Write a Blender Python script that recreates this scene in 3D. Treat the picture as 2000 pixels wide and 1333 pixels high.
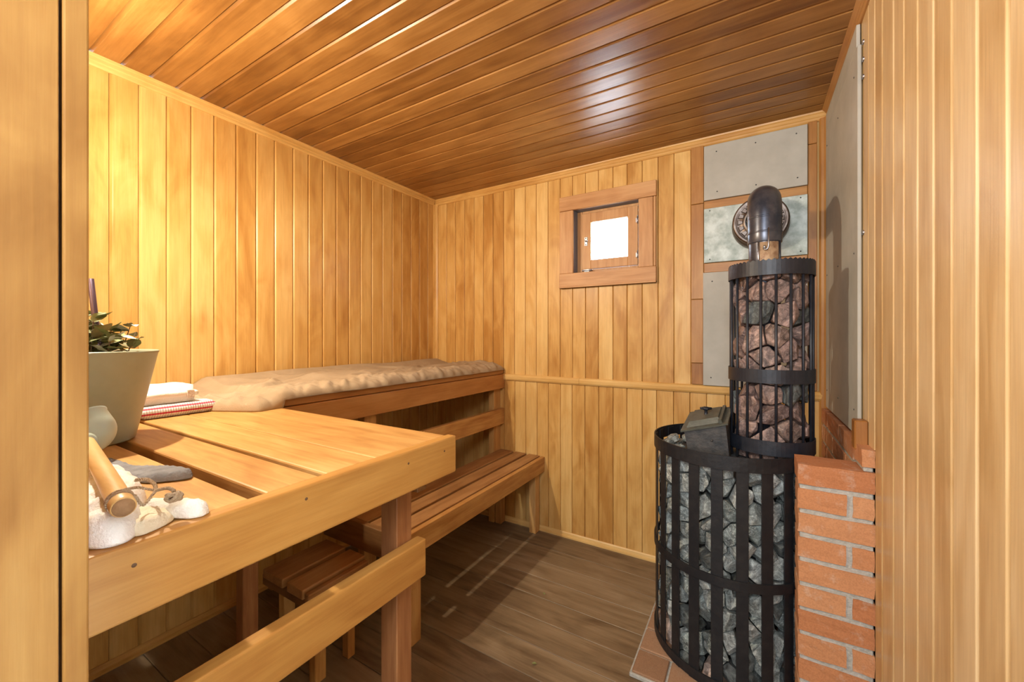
import bpy, bmesh, math, random
from mathutils import Vector, Matrix, noise
random.seed(7)
D = bpy.data
sc = bpy.context.scene
for o in list(D.objects): D.objects.remove(o)
R = math.radians
PI = math.pi

# ------------------------------------------------------------------ camera
cam = D.objects.new('camera', D.cameras.new('camera'))
sc.collection.objects.link(cam)
cam.location = (0, 0, 1.151)
cam.rotation_euler = (R(90), 0, R(31))
cam.data.sensor_width = 36
cam.data.lens = 779 / 2000 * 36
cam.data.shift_y = -9.5 / 2000
cam.data.clip_start = 0.01
sc.camera = cam
# ------------------------------------------------------------------ world, lights, exposure
w = D.worlds.new('world'); sc.world = w; w.use_nodes = True
w.node_tree.nodes['Background'].inputs[0].default_value = (.72, .86, 1, 1)
w.node_tree.nodes['Background'].inputs[1].default_value = 22.0
def light(name, kind, loc, power, col, size=.1, rot=(0, 0, 0), size_y=None):
    l = D.lights.new(name, kind); l.energy = power; l.color = col
    if kind == 'AREA':
        l.size = size
        if size_y: l.shape = 'RECTANGLE'; l.size_y = size_y
    else: l.shadow_soft_size = size
    o = D.objects.new(name, l); o.location = loc; o.rotation_euler = rot
    sc.collection.objects.link(o); return o
sl = light('sauna_lamp', 'SPOT', (-1.43, .29, 1.80), 38, (1, .90, .72), .012)
sl.data.spot_size = R(168); sl.data.spot_blend = .75
sl.rotation_euler = Vector((.42, .72, -.62)).to_track_quat('-Z', 'Y').to_euler()
light('sauna_lamp_glow', 'POINT', (-1.43, .29, 1.76), 15, (1, .88, .64), .04)
light('doorway_fill_light', 'AREA', (-.08, -.50, 1.75), 16, (.94, .97, 1), .45, (R(74), 0, R(-8)), .45)  # added fill behind the camera that brightens the right wall; not a real fitting
light('dressing_room_fill', 'AREA', (-.1, -1.9, 1.35), 24, (.84, .92, 1), 1.0, (R(90), 0, 0), 1.1)  # added soft fill from the unseen room; no window stands behind it
vs = sc.view_settings
vs.view_transform = 'Standard'; vs.look = 'None'; vs.gamma = 1; vs.use_curve_mapping = False
vs.exposure = 0.34

# ------------------------------------------------------------------ materials
_m = {}
def newmat(name):
    m = D.materials.new(name); m.use_nodes = True
    return m, m.node_tree, m.node_tree.nodes['Principled BSDF']
def N(t, kind, **kw):
    n = t.nodes.new(kind)
    for k, v in kw.items():
        if k.startswith('i_'):
            n.inputs[k[2:].replace('_', ' ')].default_value = v
        else: setattr(n, k, v)
    return n
def ramp(t, stops, interp='LINEAR'):
    r = t.nodes.new('ShaderNodeValToRGB'); e = r.color_ramp.elements; r.color_ramp.interpolation = interp
    while len(e) < len(stops): e.new(.5)
    for el, (p, c) in zip(e, stops): el.position = p; el.color = (*c, 1) if len(c) == 3 else c
    return r
def wood(name, axis, light_c, mid_c, dark_c, rough=.42, var=.5, knots=.5, coarse=1.0, spec=.4, blotch=.5):
    key = (name, axis)
    if key in _m: return _m[key]
    m, t, b = newmat(name + '_' + axis); L = t.links.new
    tc = N(t, 'ShaderNodeTexCoord'); at = N(t, 'ShaderNodeAttribute', attribute_name='bid')
    off = N(t, 'ShaderNodeVectorMath', operation='SCALE'); off.inputs[0].default_value = (17.3, 9.1, 5.7)
    L(at.outputs['Fac'], off.inputs['Scale'])
    add = N(t, 'ShaderNodeVectorMath', operation='ADD'); L(tc.outputs['Object'], add.inputs[0]); L(off.outputs[0], add.inputs[1])
    def mapped(al, ac):
        s = {'x': (al, ac, ac), 'y': (ac, al, ac), 'z': (ac, ac, al)}[axis]
        mp = N(t, 'ShaderNodeMapping'); mp.inputs['Scale'].default_value = s; L(add.outputs[0], mp.inputs['Vector']); return mp
    g1 = N(t, 'ShaderNodeTexNoise', i_Scale=1.0, i_Detail=5, i_Roughness=.6, i_Distortion=.6); L(mapped(2.4*coarse, 30*coarse).outputs[0], g1.inputs['Vector'])
    g2 = N(t, 'ShaderNodeTexNoise', i_Scale=1.0, i_Detail=3, i_Roughness=.6); L(mapped(6, 190).outputs[0], g2.inputs['Vector'])
    g3 = N(t, 'ShaderNodeTexNoise', i_Scale=1.0, i_Detail=4, i_Distortion=1.2); L(mapped(3.2, 9).outputs[0], g3.inputs['Vector'])
    kn = N(t, 'ShaderNodeTexVoronoi', i_Scale=1.0); L(mapped(2.2, 7.5).outputs[0], kn.inputs['Vector'])
    kr = ramp(t, [(0, (1, 1, 1)), (.05, (.6, .6, .6)), (.16, (0, 0, 0))]); L(kn.outputs['Distance'], kr.inputs[0])
    cr = ramp(t, [(.28, dark_c), (.5, mid_c), (.72, light_c)])
    # mix drivers: grain + blotch
    ma = N(t, 'ShaderNodeMath', operation='MULTIPLY'); L(g1.outputs[0], ma.inputs[0]); ma.inputs[1].default_value = 1 - blotch
    mb = N(t, 'ShaderNodeMath', operation='MULTIPLY_ADD'); L(g3.outputs[0], mb.inputs[0]); mb.inputs[1].default_value = blotch; L(ma.outputs[0], mb.inputs[2])
    wn = N(t, 'ShaderNodeTexWhiteNoise', noise_dimensions='1D'); L(at.outputs['Fac'], wn.inputs['W'])
    mv = N(t, 'ShaderNodeMath', operation='SUBTRACT'); L(wn.outputs['Value'], mv.inputs[0]); mv.inputs[1].default_value = .5
    mc = N(t, 'ShaderNodeMath', operation='MULTIPLY_ADD'); L(mv.outputs[0], mc.inputs[0]); mc.inputs[1].default_value = var * .42; L(mb.outputs[0], mc.inputs[2])
    L(mc.outputs[0], cr.inputs[0])
    mx = N(t, 'ShaderNodeMix', data_type='RGBA', blend_type='MULTIPLY'); L(cr.outputs[0], mx.inputs['A'])
    f2 = ramp(t, [(.3, (.72, .66, .6)), (.62, (1, 1, 1))]); L(g2.outputs[0], f2.inputs[0]); L(f2.outputs[0], mx.inputs['B']); mx.inputs['Factor'].default_value = .38
    mk = N(t, 'ShaderNodeMix', data_type='RGBA', blend_type='MULTIPLY'); L(mx.outputs['Result'], mk.inputs['A']); mk.inputs['B'].default_value = (.42, .2, .09, 1)
    kf = N(t, 'ShaderNodeMath', operation='MULTIPLY'); L(kr.outputs[0], kf.inputs[0]); kf.inputs[1].default_value = knots; L(kf.outputs[0], mk.inputs['Factor'])
    L(mk.outputs['Result'], b.inputs['Base Color'])
    b.inputs['Roughness'].default_value = rough; b.inputs['Specular IOR Level'].default_value = spec
    bp = N(t, 'ShaderNodeBump', i_Strength=.12, i_Distance=.002); L(g2.outputs[0], bp.inputs['Height']); L(bp.outputs[0], b.inputs['Normal'])
    _m[key] = m; return m
def pine(ax):   return wood('lining_wood', ax, (.79, .53, .205), (.67, .39, .120), (.47, .225, .052), rough=.36, var=.8, knots=.35, blotch=.62)
def palew(ax):  return wood('pale_lining_wood', ax, (.80, .60, .34), (.69, .475, .23), (.52, .31, .12), rough=.34, var=.8, knots=.25, blotch=.62)
def ceilw(ax):  return wood('ceiling_wood', ax, (.46, .24, .074), (.33, .155, .040), (.19, .078, .018), rough=.34, var=.7, knots=.25, spec=.5)  # same boards as the left wall, light falloff darkened into the colour
def bench(ax):  return wood('bench_wood', ax, (.74, .45, .18), (.60, .32, .10), (.38, .155, .04), rough=.5, var=.6, knots=.5, coarse=1.6)
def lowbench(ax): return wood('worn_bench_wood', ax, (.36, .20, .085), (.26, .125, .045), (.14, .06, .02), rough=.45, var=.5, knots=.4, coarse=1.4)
def redw(ax):   return wood('trim_wood', ax, (.52, .275, .085), (.41, .185, .048), (.26, .10, .023), rough=.42, var=.5, knots=.3)
def floorw(ax): return wood('floor_wood', ax, (.36, .27, .17), (.25, .175, .10), (.12, .075, .04), rough=.48, var=.5, knots=.5, coarse=1.3)
def simple(name, col, rough=.5, metal=0., nscale=0, c2=None, bump=0, bscale=60, spec=.5, detail=4, lo=.35, hi=.65):
    if name in _m: return _m[name]
    m, t, b = newmat(name); L = t.links.new
    b.inputs['Base Color'].default_value = (*col, 1); b.inputs['Roughness'].default_value = rough; b.inputs['Metallic'].default_value = metal
    b.inputs['Specular IOR Level'].default_value = spec
    tc = N(t, 'ShaderNodeTexCoord')
    if c2:
        n = N(t, 'ShaderNodeTexNoise', i_Scale=nscale, i_Detail=detail, i_Roughness=.65); L(tc.outputs['Object'], n.inputs['Vector'])
        r = ramp(t, [(lo, col), (hi, c2)]); L(n.outputs[0], r.inputs[0]); L(r.outputs[0], b.inputs['Base Color'])
    if bump:
        n = N(t, 'ShaderNodeTexNoise', i_Scale=bscale, i_Detail=4); L(tc.outputs['Object'], n.inputs['Vector'])
        bp = N(t, 'ShaderNodeBump', i_Strength=bump, i_Distance=.004); L(n.outputs[0], bp.inputs['Height']); L(bp.outputs[0], b.inputs['Normal'])
    _m[name] = m; return m
def rockmat(name, cols, speck, amt=.35):
    m, t, b = newmat(name); L = t.links.new
    tc = N(t, 'ShaderNodeTexCoord'); oi = N(t, 'ShaderNodeObjectInfo')
    off = N(t, 'ShaderNodeVectorMath', operation='SCALE'); off.inputs[0].default_value = (31, 17, 23); L(oi.outputs['Random'], off.inputs['Scale'])
    add = N(t, 'ShaderNodeVectorMath', operation='ADD'); L(tc.outputs['Object'], add.inputs[0]); L(off.outputs[0], add.inputs[1])
    rr = ramp(t, [(i / max(1, len(cols) - 1), c) for i, c in enumerate(cols)]); L(oi.outputs['Random'], rr.inputs[0])
    n = N(t, 'ShaderNodeTexNoise', i_Scale=28, i_Detail=6, i_Roughness=.7, i_Distortion=1.5); L(add.outputs[0], n.inputs['Vector'])
    r2 = ramp(t, [(.32, (.28, .28, .28)), (.5, (.85, .85, .85)), (.66, (2.0, 2.0, 2.0))]); L(n.outputs[0], r2.inputs[0])
    mx = N(t, 'ShaderNodeMix', data_type='RGBA', blend_type='MULTIPLY'); mx.inputs['Factor'].default_value = 1; L(rr.outputs[0], mx.inputs['A']); L(r2.outputs[0], mx.inputs['B'])
    n2 = N(t, 'ShaderNodeTexNoise', i_Scale=120, i_Detail=3, i_Roughness=.7, i_Distortion=2); L(add.outputs[0], n2.inputs['Vector'])
    r3 = ramp(t, [(.54, (0, 0, 0)), (.66, (amt, amt, amt))]); L(n2.outputs[0], r3.inputs[0])
    m2 = N(t, 'ShaderNodeMix', data_type='RGBA'); L(r3.outputs[0], m2.inputs['Factor']); L(mx.outputs['Result'], m2.inputs['A']); m2.inputs['B'].default_value = (*speck, 1)
    L(m2.outputs['Result'], b.inputs['Base Color']); b.inputs['Roughness'].default_value = .62
    bp = N(t, 'ShaderNodeBump', i_Strength=.55, i_Distance=.004); L(n.outputs[0], bp.inputs['Height']); L(bp.outputs[0], b.inputs['Normal'])
    return m
M_grey = rockmat('grey_green_rock', [(.11, .13, .12), (.27, .29, .275), (.16, .19, .18), (.36, .38, .36), (.2, .22, .2)], (.70, .73, .70), .65)
M_dark = rockmat('dark_rock', [(.07, .08, .075), (.11, .12, .115)], (.3, .3, .3), .3)
M_red = rockmat('reddish_rock', [(.20, .13, .11), (.29, .19, .155), (.165, .108, .095), (.25, .17, .135)], (.58, .47, .42), .4)
M_pale = rockmat('pale_tan_rock', [(.42, .31, .25), (.50, .38, .32)], (.6, .5, .42), .2)
M_black = simple('black_painted_steel', (.013, .016, .024), .45, .1, 30, (.022, .025, .034), .12, 90)
M_bar = simple('worn_black_iron', (.011, .012, .015), .5, .1, 22, (.024, .023, .024), .25, 60, lo=.45, hi=.8)
M_iron = simple('cast_iron', (.035, .038, .042), .45, .2, 25, (.085, .08, .075), .25, 120)
M_pipe = simple('smoked_stainless_steel', (.05, .058, .082), .3, .55, 14, (.15, .15, .165), .02, 60, lo=.4, hi=.75)
M_steel = simple('bright_steel', (.40, .40, .43), .4, 1.0)
M_collar = simple('heat_tinted_steel', (.12, .09, .075), .42, 1.0, 18, (.24, .21, .19), 0)
M_rust = simple('rusty_plate', (.50, .34, .20), .6, .2, 45, (.22, .10, .045), .2, 80, lo=.42, hi=.72)
M_cement = simple('grey_fibre_cement', (.40, .385, .335), .75, 0, 5, (.48, .465, .41), .05, 140)
M_galv = simple('galvanised_sheet', (.30, .35, .31), .5, .15, 16, (.60, .66, .62), .03, 60)
M_sage = simple('sage_green_paint', (.30, .31, .21), .42, 0, 7, (.36, .365, .26), .03, 30)
M_sage2 = simple('pale_green_enamel', (.40, .47, .40), .35)
M_white = simple('white_cotton', (.86, .84, .80), .95, 0, 30, (.92, .90, .86), .5, 380)
M_cream = simple('cream_leather', (.74, .64, .46), .9, 0, 25, (.84, .76, .6), .5, 200)
M_felt = simple('grey_felt', (.20, .205, .225), .98, 0, 60, (.29, .295, .32), .6, 320)
M_tan = simple('tan_quilt_cotton', (.37, .275, .175), .93, 0, 6, (.43, .325, .215), .25, 300)
M_twine = simple('hemp_twine', (.38, .28, .18), .95, 0, 200, (.50, .38, .26), .6, 500)
M_leaf = simple('dried_green_leaf', (.16, .19, .055), .7, 0, 40, (.28, .29, .13), .3, 90)
M_leafp = simple('pale_leaf_underside', (.52, .52, .40), .75, 0, 40, (.60, .60, .5), .3, 90)
M_leafb = simple('brown_leaf', (.22, .13, .04), .75, 0, 40, (.16, .15, .05), .3, 90)
M_twig = simple('twig_bark', (.13, .07, .035), .8)
M_tube = simple('purple_grey_tube', (.17, .13, .20), .22, .8)
M_darkgap = simple('dark_backing', (.035, .02, .012), .9)
M_reveal = simple('bloom_tinted_reveal', (.17, .19, .24), .5)  # bluish bloom from the window put into the reveal's colour
M_handle = wood('handle_wood', 'x', (.80, .56, .26), (.72, .47, .19), (.55, .32, .11), rough=.4, var=0, knots=0, coarse=2)
M_handle_end = simple('end_grain', (.36, .2, .09), .7, 0, 90, (.28, .15, .065), .2, 200)

def brickmat(name='orange_brick', c0=(.46, .175, .068), c1=(.54, .235, .10), c2=(.59, .295, .14), st_=(.62, .50, .40)):
    m, t, b = newmat(name); L = t.links.new
    tc = N(t, 'ShaderNodeTexCoord'); at = N(t, 'ShaderNodeAttribute', attribute_name='bid')
    wn = N(t, 'ShaderNodeTexWhiteNoise', noise_dimensions='1D'); L(at.outputs['Fac'], wn.inputs['W'])
    rr = ramp(t, [(0, c0), (.5, c1), (1, c2)]); L(wn.outputs['Value'], rr.inputs[0])
    n = N(t, 'ShaderNodeTexNoise', i_Scale=22, i_Detail=6, i_Roughness=.7); L(tc.outputs['Object'], n.inputs['Vector'])
    st = ramp(t, [(.55, (0, 0, 0)), (.72, (.55, .55, .55))]); L(n.outputs[0], st.inputs[0])
    mx = N(t, 'ShaderNodeMix', data_type='RGBA'); L(st.outputs[0], mx.inputs['Factor']); L(rr.outputs[0], mx.inputs['A']); mx.inputs['B'].default_value = (*st_, 1)
    n3 = N(t, 'ShaderNodeTexNoise', i_Scale=260, i_Detail=2); L(tc.outputs['Object'], n3.inputs['Vector'])
    m3 = N(t, 'ShaderNodeMix', data_type='RGBA', blend_type='MULTIPLY'); m3.inputs['Factor'].default_value = .5
    r3 = ramp(t, [(.35, (.72, .68, .66)), (.6, (1, 1, 1))]); L(n3.outputs[0], r3.inputs[0]); L(mx.outputs['Result'], m3.inputs['A']); L(r3.outputs[0], m3.inputs['B'])
    L(m3.outputs['Result'], b.inputs['Base Color']); b.inputs['Roughness'].default_value = .85
    bp = N(t, 'ShaderNodeBump', i_Strength=.4, i_Distance=.004); L(n.outputs[0], bp.inputs['Height']); L(bp.outputs[0], b.inputs['Normal'])
    return m
M_brick = brickmat()
M_paver = brickmat('dusty_paver', (.29, .165, .09), (.36, .205, .115), (.40, .24, .14), (.36, .26, .17))
M_mortar = simple('grey_mortar', (.36, .36, .32), .95, 0, 50, (.50, .48, .43), .8, 140)

def stripe_towel():
    m, t, b = newmat('red_striped_terry'); L = t.links.new
    tc = N(t, 'ShaderNodeTexCoord'); s = N(t, 'ShaderNodeSeparateXYZ'); L(tc.outputs['Object'], s.inputs[0])
    # stripes by height of the folded edge
    ad = N(t, 'ShaderNodeMath', operation='MULTIPLY_ADD'); L(s.outputs['Z'], ad.inputs[0]); ad.inputs[1].default_value = 1; ad.inputs[2].default_value = 0
    r = ramp(t, [(0, (.82, .80, .84)), (.30, (.82, .80, .84)), (.34, (.55, .02, .07)), (.44, (.6, .03, .09)), (.48, (.85, .83, .86)), (.74, (.85, .83, .86)), (.78, (.6, .08, .13)), (.86, (.6, .08, .13)), (.9, (.88, .87, .88))])
    mr = N(t, 'ShaderNodeMapRange'); mr.inputs['From Min'].default_value = 0; mr.inputs['From Max'].default_value = .034; L(ad.outputs[0], mr.inputs['Value'])
    L(mr.outputs[0], r.inputs[0])
    w_ = N(t, 'ShaderNodeTexWave', i_Scale=52.0, bands_direction='Y', i_Distortion=.6); L(tc.outputs['Object'], w_.inputs['Vector'])
    wr = ramp(t, [(0, (.55, .53, .6)), (.5, (1, 1, 1))]); L(w_.outputs[0], wr.inputs[0])
    mx = N(t, 'ShaderNodeMix', data_type='RGBA', blend_type='MULTIPLY'); mx.inputs['Factor'].default_value = .7; L(r.outputs[0], mx.inputs['A']); L(wr.outputs[0], mx.inputs['B'])
    L(mx.outputs['Result'], b.inputs['Base Color']); b.inputs['Roughness'].default_value = .95
    n = N(t, 'ShaderNodeTexNoise', i_Scale=300, i_Detail=2); L(tc.outputs['Object'], n.inputs['Vector'])
    bp = N(t, 'ShaderNodeBump', i_Strength=.6, i_Distance=.004); L(w_.outputs[0], bp.inputs['Height']); L(bp.outputs[0], b.inputs['Normal'])
    return m
M_stripe = stripe_towel()
def glassmat():
    m, t, b = newmat('window_glass')
    b.inputs['Transmission Weight'].default_value = 1; b.inputs['Roughness'].default_value = .02; b.inputs['IOR'].default_value = 1.05
    return m
M_glass = glassmat()

# ------------------------------------------------------------------ mesh builder
_bid = [0]
def nb():
    _bid[0] += 1; return _bid[0] * .37 % 97
class MB:
    def __init__(s): s.v = []; s.f = []; s.b = []; s.m = []; s.sm = []
    def raw(s, vs_, fs, bid=None, mi=0, smooth=False):
        n = len(s.v); bid = nb() if bid is None else bid
        s.v += [tuple(v) for v in vs_]; s.b += [bid] * len(vs_)
        for f in fs: s.f.append(tuple(i + n for i in f)); s.m.append(mi); s.sm.append(smooth)
        return s
    def bm(s, bm, bid=None, mi=0, smooth=False, mat=None):
        bm.verts.ensure_lookup_table(); bm.verts.index_update()
        vs_ = [(mat @ v.co) if mat else v.co.copy() for v in bm.verts]
        s.raw(vs_, [[v.index for v in f.verts] for f in bm.faces], bid, mi, smooth); bm.free(); return s
    def box(s, x0, x1, y0, y1, z0, z1, bev=.0015, seg=1, bid=None, mi=0, mat=None):
        bm = bmesh.new(); bmesh.ops.create_cube(bm, size=1)
        for v in bm.verts: v.co = Vector(((x0+x1)/2 + v.co.x*(x1-x0), (y0+y1)/2 + v.co.y*(y1-y0), (z0+z1)/2 + v.co.z*(z1-z0)))
        if bev: bmesh.ops.bevel(bm, geom=bm.edges[:], offset=bev, segments=seg, affect='EDGES', profile=.5)
        return s.bm(bm, bid, mi, False, mat)
    def tube(s, pts, rad, n=10, bid=None, mi=0, cap=True, smooth=True):
        pts = [Vector(p) for p in pts]; rad = rad if isinstance(rad, (list, tuple)) else [rad] * len(pts)
        V = []; F = []; ref = None
        for i, p in enumerate(pts):
            d = (pts[min(i+1, len(pts)-1)] - pts[max(i-1, 0)]).normalized()
            if ref is None: ref = d.orthogonal().normalized()
            ref = (ref - d * ref.dot(d)).normalized(); o = d.cross(ref)
            for k in range(n):
                a = 2*PI*k/n; V.append(p + (ref*math.cos(a) + o*math.sin(a)) * rad[i])
        for i in range(len(pts)-1):
            for k in range(n): a = i*n+k; b_ = i*n+(k+1) % n; F.append((a, b_, b_+n, a+n))
        if cap: F.append(tuple(range(n))[::-1]); F.append(tuple((len(pts)-1)*n+k for k in range(n)))
        return s.raw(V, F, bid, mi, smooth)
    def lathe(s, prof, n=48, c=(0, 0, 0), bid=None, mi=0, smooth=True, a0=0, a1=2*PI, mat=None):
        V = []; F = []; full = abs(a1 - a0 - 2*PI) < 1e-6; m = n if full else n + 1
        for k in range(m):
            a = a0 + (a1-a0)*k/n
            for r, z in prof:
                p = Vector((r*math.cos(a), r*math.sin(a), z)); p = mat @ p if mat else p
                V.append(p + Vector(c))
        q = len(prof)
        for k in range(n):
            k2 = (k+1) % m
            for j in range(q-1): F.append((k*q+j, k2*q+j, k2*q+j+1, k*q+j+1))
        return s.raw(V, F, bid, mi, smooth)
    def prism(s, prof, axis, a, b, bid=None, mi=0, smooth=False):
        """prof: closed 2D polygon; axis 'x': prof=(y,z); 'y': (x,z); 'z': (x,y)"""
        def P(p, t): return {'x': (t, p[0], p[1]), 'y': (p[0], t, p[1]), 'z': (p[0], p[1], t)}[axis]
        n = len(prof); V = [P(p, a) for p in prof] + [P(p, b) for p in prof]
        F = [(i, (i+1) % n, (i+1) % n + n, i+n) for i in range(n)] + [tuple(range(n))[::-1], tuple(range(n, 2*n))]
        return s.raw(V, F, bid, mi, smooth)
    def build(s, name, mats, parent=None, loc=None, fixn=True):
        me = D.meshes.new(name)
        lv = Vector(loc) if loc is not None else Vector((0, 0, 0))
        me.from_pydata([tuple(Vector(v) - lv) for v in s.v], [], s.f)
        at = me.attributes.new('bid', 'FLOAT', 'POINT'); at.data.foreach_set('value', s.b)
        mats = mats if isinstance(mats, (list, tuple)) else [mats]
        for m in mats: me.materials.append(m)
        me.polygons.foreach_set('material_index', s.m); me.polygons.foreach_set('use_smooth', s.sm)
        if fixn:
            bm = bmesh.new(); bm.from_mesh(me); bmesh.ops.recalc_face_normals(bm, faces=bm.faces[:]); bm.to_mesh(me); bm.free()
        me.update()
        o = D.objects.new(name, me); sc.collection.objects.link(o)
        if loc is not None: o.location = loc
        if parent is not None:
            o.parent = parent
            if loc is None: o.matrix_parent_inverse = Matrix.Translation(-parent.location)
        return o
def thing(name, label, cat, loc=(0, 0, 0), group=None):
    o = D.objects.new(name, None); sc.collection.objects.link(o); o.location = loc; o.empty_display_size = .05
    return tag(o, label, cat, group)
def tag(o, label, cat, group=None):
    o['label'] = label; o['category'] = cat
    if group: o['group'] = group
    return o
def struct(o, label=None):
    o['kind'] = 'structure'
    if label: o['label'] = label
    return o

# ------------------------------------------------------------------ room numbers
XL, XR, YB, ZC, YF = -1.906, .277, 2.124, 2.10, .12

def boards(mb, wall, us, lo, hi, e1=.0055, e2=.0018, g=.005):
    """tongue and groove boards; wall in L,R,B,C,F. us = joints, lo/hi = extent along the board"""
    def P(u, d, t):
        return {'L': (XL+d, u, t), 'R': (XR-d, u, t), 'B': (u, YB-d, t), 'C': (t, u, ZC-d), 'F': (u, YF+d, t), 'FL': (t, u, d)}[wall]
    for a, b in zip(us[:-1], us[1:]):
        pr = [(a+.0006, -g-.004), (a+.0006, -g), (a+e1, -.0004), (a+e1+.0015, 0), (b-e2-.0012, 0), (b-e2, -.0006), (b-.0006, -g), (b-.0006, -g-.004)]
        V = [P(u, d, lo) for u, d in pr] + [P(u, d, hi) for u, d in pr]; n = len(pr)
        F = [(i, i+1, i+1+n, i+n) for i in range(n-1)] + [tuple(range(n)), tuple(range(n, 2*n))]
        mb.raw(V, F)
def rng(a, b, p):
    n = max(1, round((b-a)/p)); return [a + (b-a)*i/n for i in range(n+1)]

# left wall
LJ = [.12, .155, .23, .31, .388, .466, .543, .623, .700, .779, .861, .942, 1.023, 1.11]
LJ += rng(1.11, YB, .0785)[1:]
mb = MB(); boards(mb, 'L', LJ, 0, ZC, e1=.0075, g=.0068)
mb.box(XL-.06, XL-.0085, -.1, YB+.06, 0, ZC, 0, mi=1)
struct(mb.build('wall_left', [pine('z'), M_darkgap], fixn=True), 'honey-coloured vertical tongue-and-groove boards behind the long bench')
# right wall: boards from the front to the stove corner, brick below
RJ = [.12, .19, .265, .34, .42, .495, .57, .645, .723, .80, .881, .954, 1.03, 1.109, 1.179, 1.267, 1.335, 1.402]
RJ = [.12] + [v*1.037 for v in RJ[1:]]
mb = MB(); boards(mb, 'R', RJ[:-1], 0, ZC, e1=.009, g=.0078)
boards(mb, 'R', RJ[-2:], .85, ZC, e1=.009, g=.0078)
boards(mb, 'R', rng(RJ[-1], YB, .0765), .85, ZC)
mb.box(XR+.0095, XR+.07, .12, YB+.06, 0, ZC, 0, mi=1)
struct(mb.build('wall_right', [palew('z'), M_darkgap]), 'pale vertical boards close to the camera on the right')
# back wall with window hole (hx0..hx1, hz0..hz1)
HX0, HX1, HZ0, HZ1 = -.872, -.500, 1.50, 1.872
UP = [-1.88, -1.803, -1.726, -1.647, -1.569, -1.495, -1.419, -1.339, -1.26, -1.183, -1.108, -1.03, -.952, -.875, -.798, -.723, -.642, -.566, -.488, -.409, -.333, -.255, -.18, -.10, -.02, .06, .14, .20, XR]
LOWJ = [-1.88, -1.81, -1.735, -1.655, -1.575, -1.495, -1.415, -1.335, -1.257, -1.18, -1.102, -1.028, -.95, -.878, -.801, -.721, -.641, -.567, -.488, -.416, -.335, -.26, -.186, -.107, -.03, .045, .12, .195, XR]
mb = MB(); boards(mb, 'B', LOWJ, 0, .895, e1=.0035, e2=.0015, g=.004)
for a, b in zip(UP[:-1], UP[1:]):
    if b > HX0+.001 and a < HX1-.001:
        a_, b_ = a, b
        boards(mb, 'B', [a_, b_], .895, HZ0 if a_ > -.88 else HZ0, e1=.0035, e2=.0015, g=.004)
        boards(mb, 'B', [a_, b_], HZ1, ZC, e1=.0035, e2=.0015, g=.004)
    else: boards(mb, 'B', [a, b], .895, ZC, e1=.0035, e2=.0015, g=.004)
y0, y1 = YB+.0085, YB+.16
for bx in ((XL-.06, HX0, 0, ZC), (HX1, XR+.07, 0, ZC), (HX0, HX1, 0, HZ0), (HX0, HX1, HZ1, ZC)):
    mb.box(bx[0], bx[1], y0, y1, bx[2], bx[3], 0, mi=1)
struct(mb.build('wall_back', [pine('z'), M_darkgap]), 'far wall of vertical boards with a small window')
# front wall with doorway (jamb left of the camera)
JX = -.55
mb = MB(); boards(mb, 'F', rng(XL, JX-.02, .077), 0, ZC)
mb.box(XL-.06, JX-.022, -.10, YF-.0085, 0, ZC, 0, mi=1)
struct(mb.build('wall_front', [pine('z'), M_darkgap]))
# door frame at the left edge of the view: two upright boards with a gap
mb = MB()
mb.box(JX-.045, JX, .1029, .1203, 0, ZC+.0, .0018, 2)
mb.box(JX-.045, JX-.001, -.12, .1007, 0, ZC, .001, 2)
mb.box(JX-.05, JX-.012, -.10, .118, 0, ZC, 0, mi=1)
struct(mb.build('door_1', [wood('jamb_wood', 'z', (.42, .235, .068), (.35, .175, .043), (.25, .11, .022), rough=.6, var=.4, knots=.2, coarse=.5, blotch=.85, spec=.2), M_darkgap]), 'upright door frame boards at the left edge of the view')
# ceiling
CJ = [.09, .17, .25, .33, .412, .49, .567, .644, .724, .804, .881]
CJ += rng(.881, YB, .0778)[1:]
mb = MB(); boards(mb, 'C', CJ, XL, XR, e1=.0088, e2=.002, g=.0095)
mb.box(XL-.06, XR+.07, -.0, YB+.16, ZC+.0125, ZC+.06, 0, mi=1)
struct(mb.build('ceiling', [ceilw('x'), M_darkgap]), 'glossy brown boarded ceiling')
# floor
mb = MB(); fj = [.04 + .1275*i for i in range(17)]; fj[-1] = YB
for a, b in zip(fj[:-1], fj[1:]):
    mb.box(XL, XR, a+.0008, b-.0008, -.03, random.uniform(-.0012, 0), .0015)
mb.box(XL-.06, XR+.07, -.0, YB+.1, -.06, -.028, 0, mi=1)
struct(mb.build('floor', [floorw('x'), M_darkgap]), 'worn brown plank floor')
# dressing room behind the camera
mb = MB()
mb.box(-1.5, 1.2, -2.2, 0.0, -.06, -.03, 0, mi=0)
mb.box(-1.5, 1.2, -2.2, -.001, ZC+.06, ZC+.1, 0, mi=1)
mb.box(-1.56, -1.5, -2.2, -.1, -.03, ZC+.06, 0, mi=1)
mb.box(1.2, 1.26, -2.2, .0, -.03, ZC+.06, 0, mi=1)
mb.box(-1.5, 1.2, -2.26, -2.2, -.03, ZC+.06, 0, mi=1)
mb.box(XR+.07, 1.2, -.05, .0, -.03, ZC+.06, 0, mi=1)
struct(mb.build('wall_dressing_room', [floorw('x'), simple('dressing_room_paint', (.62, .52, .38), .8)]))

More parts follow.
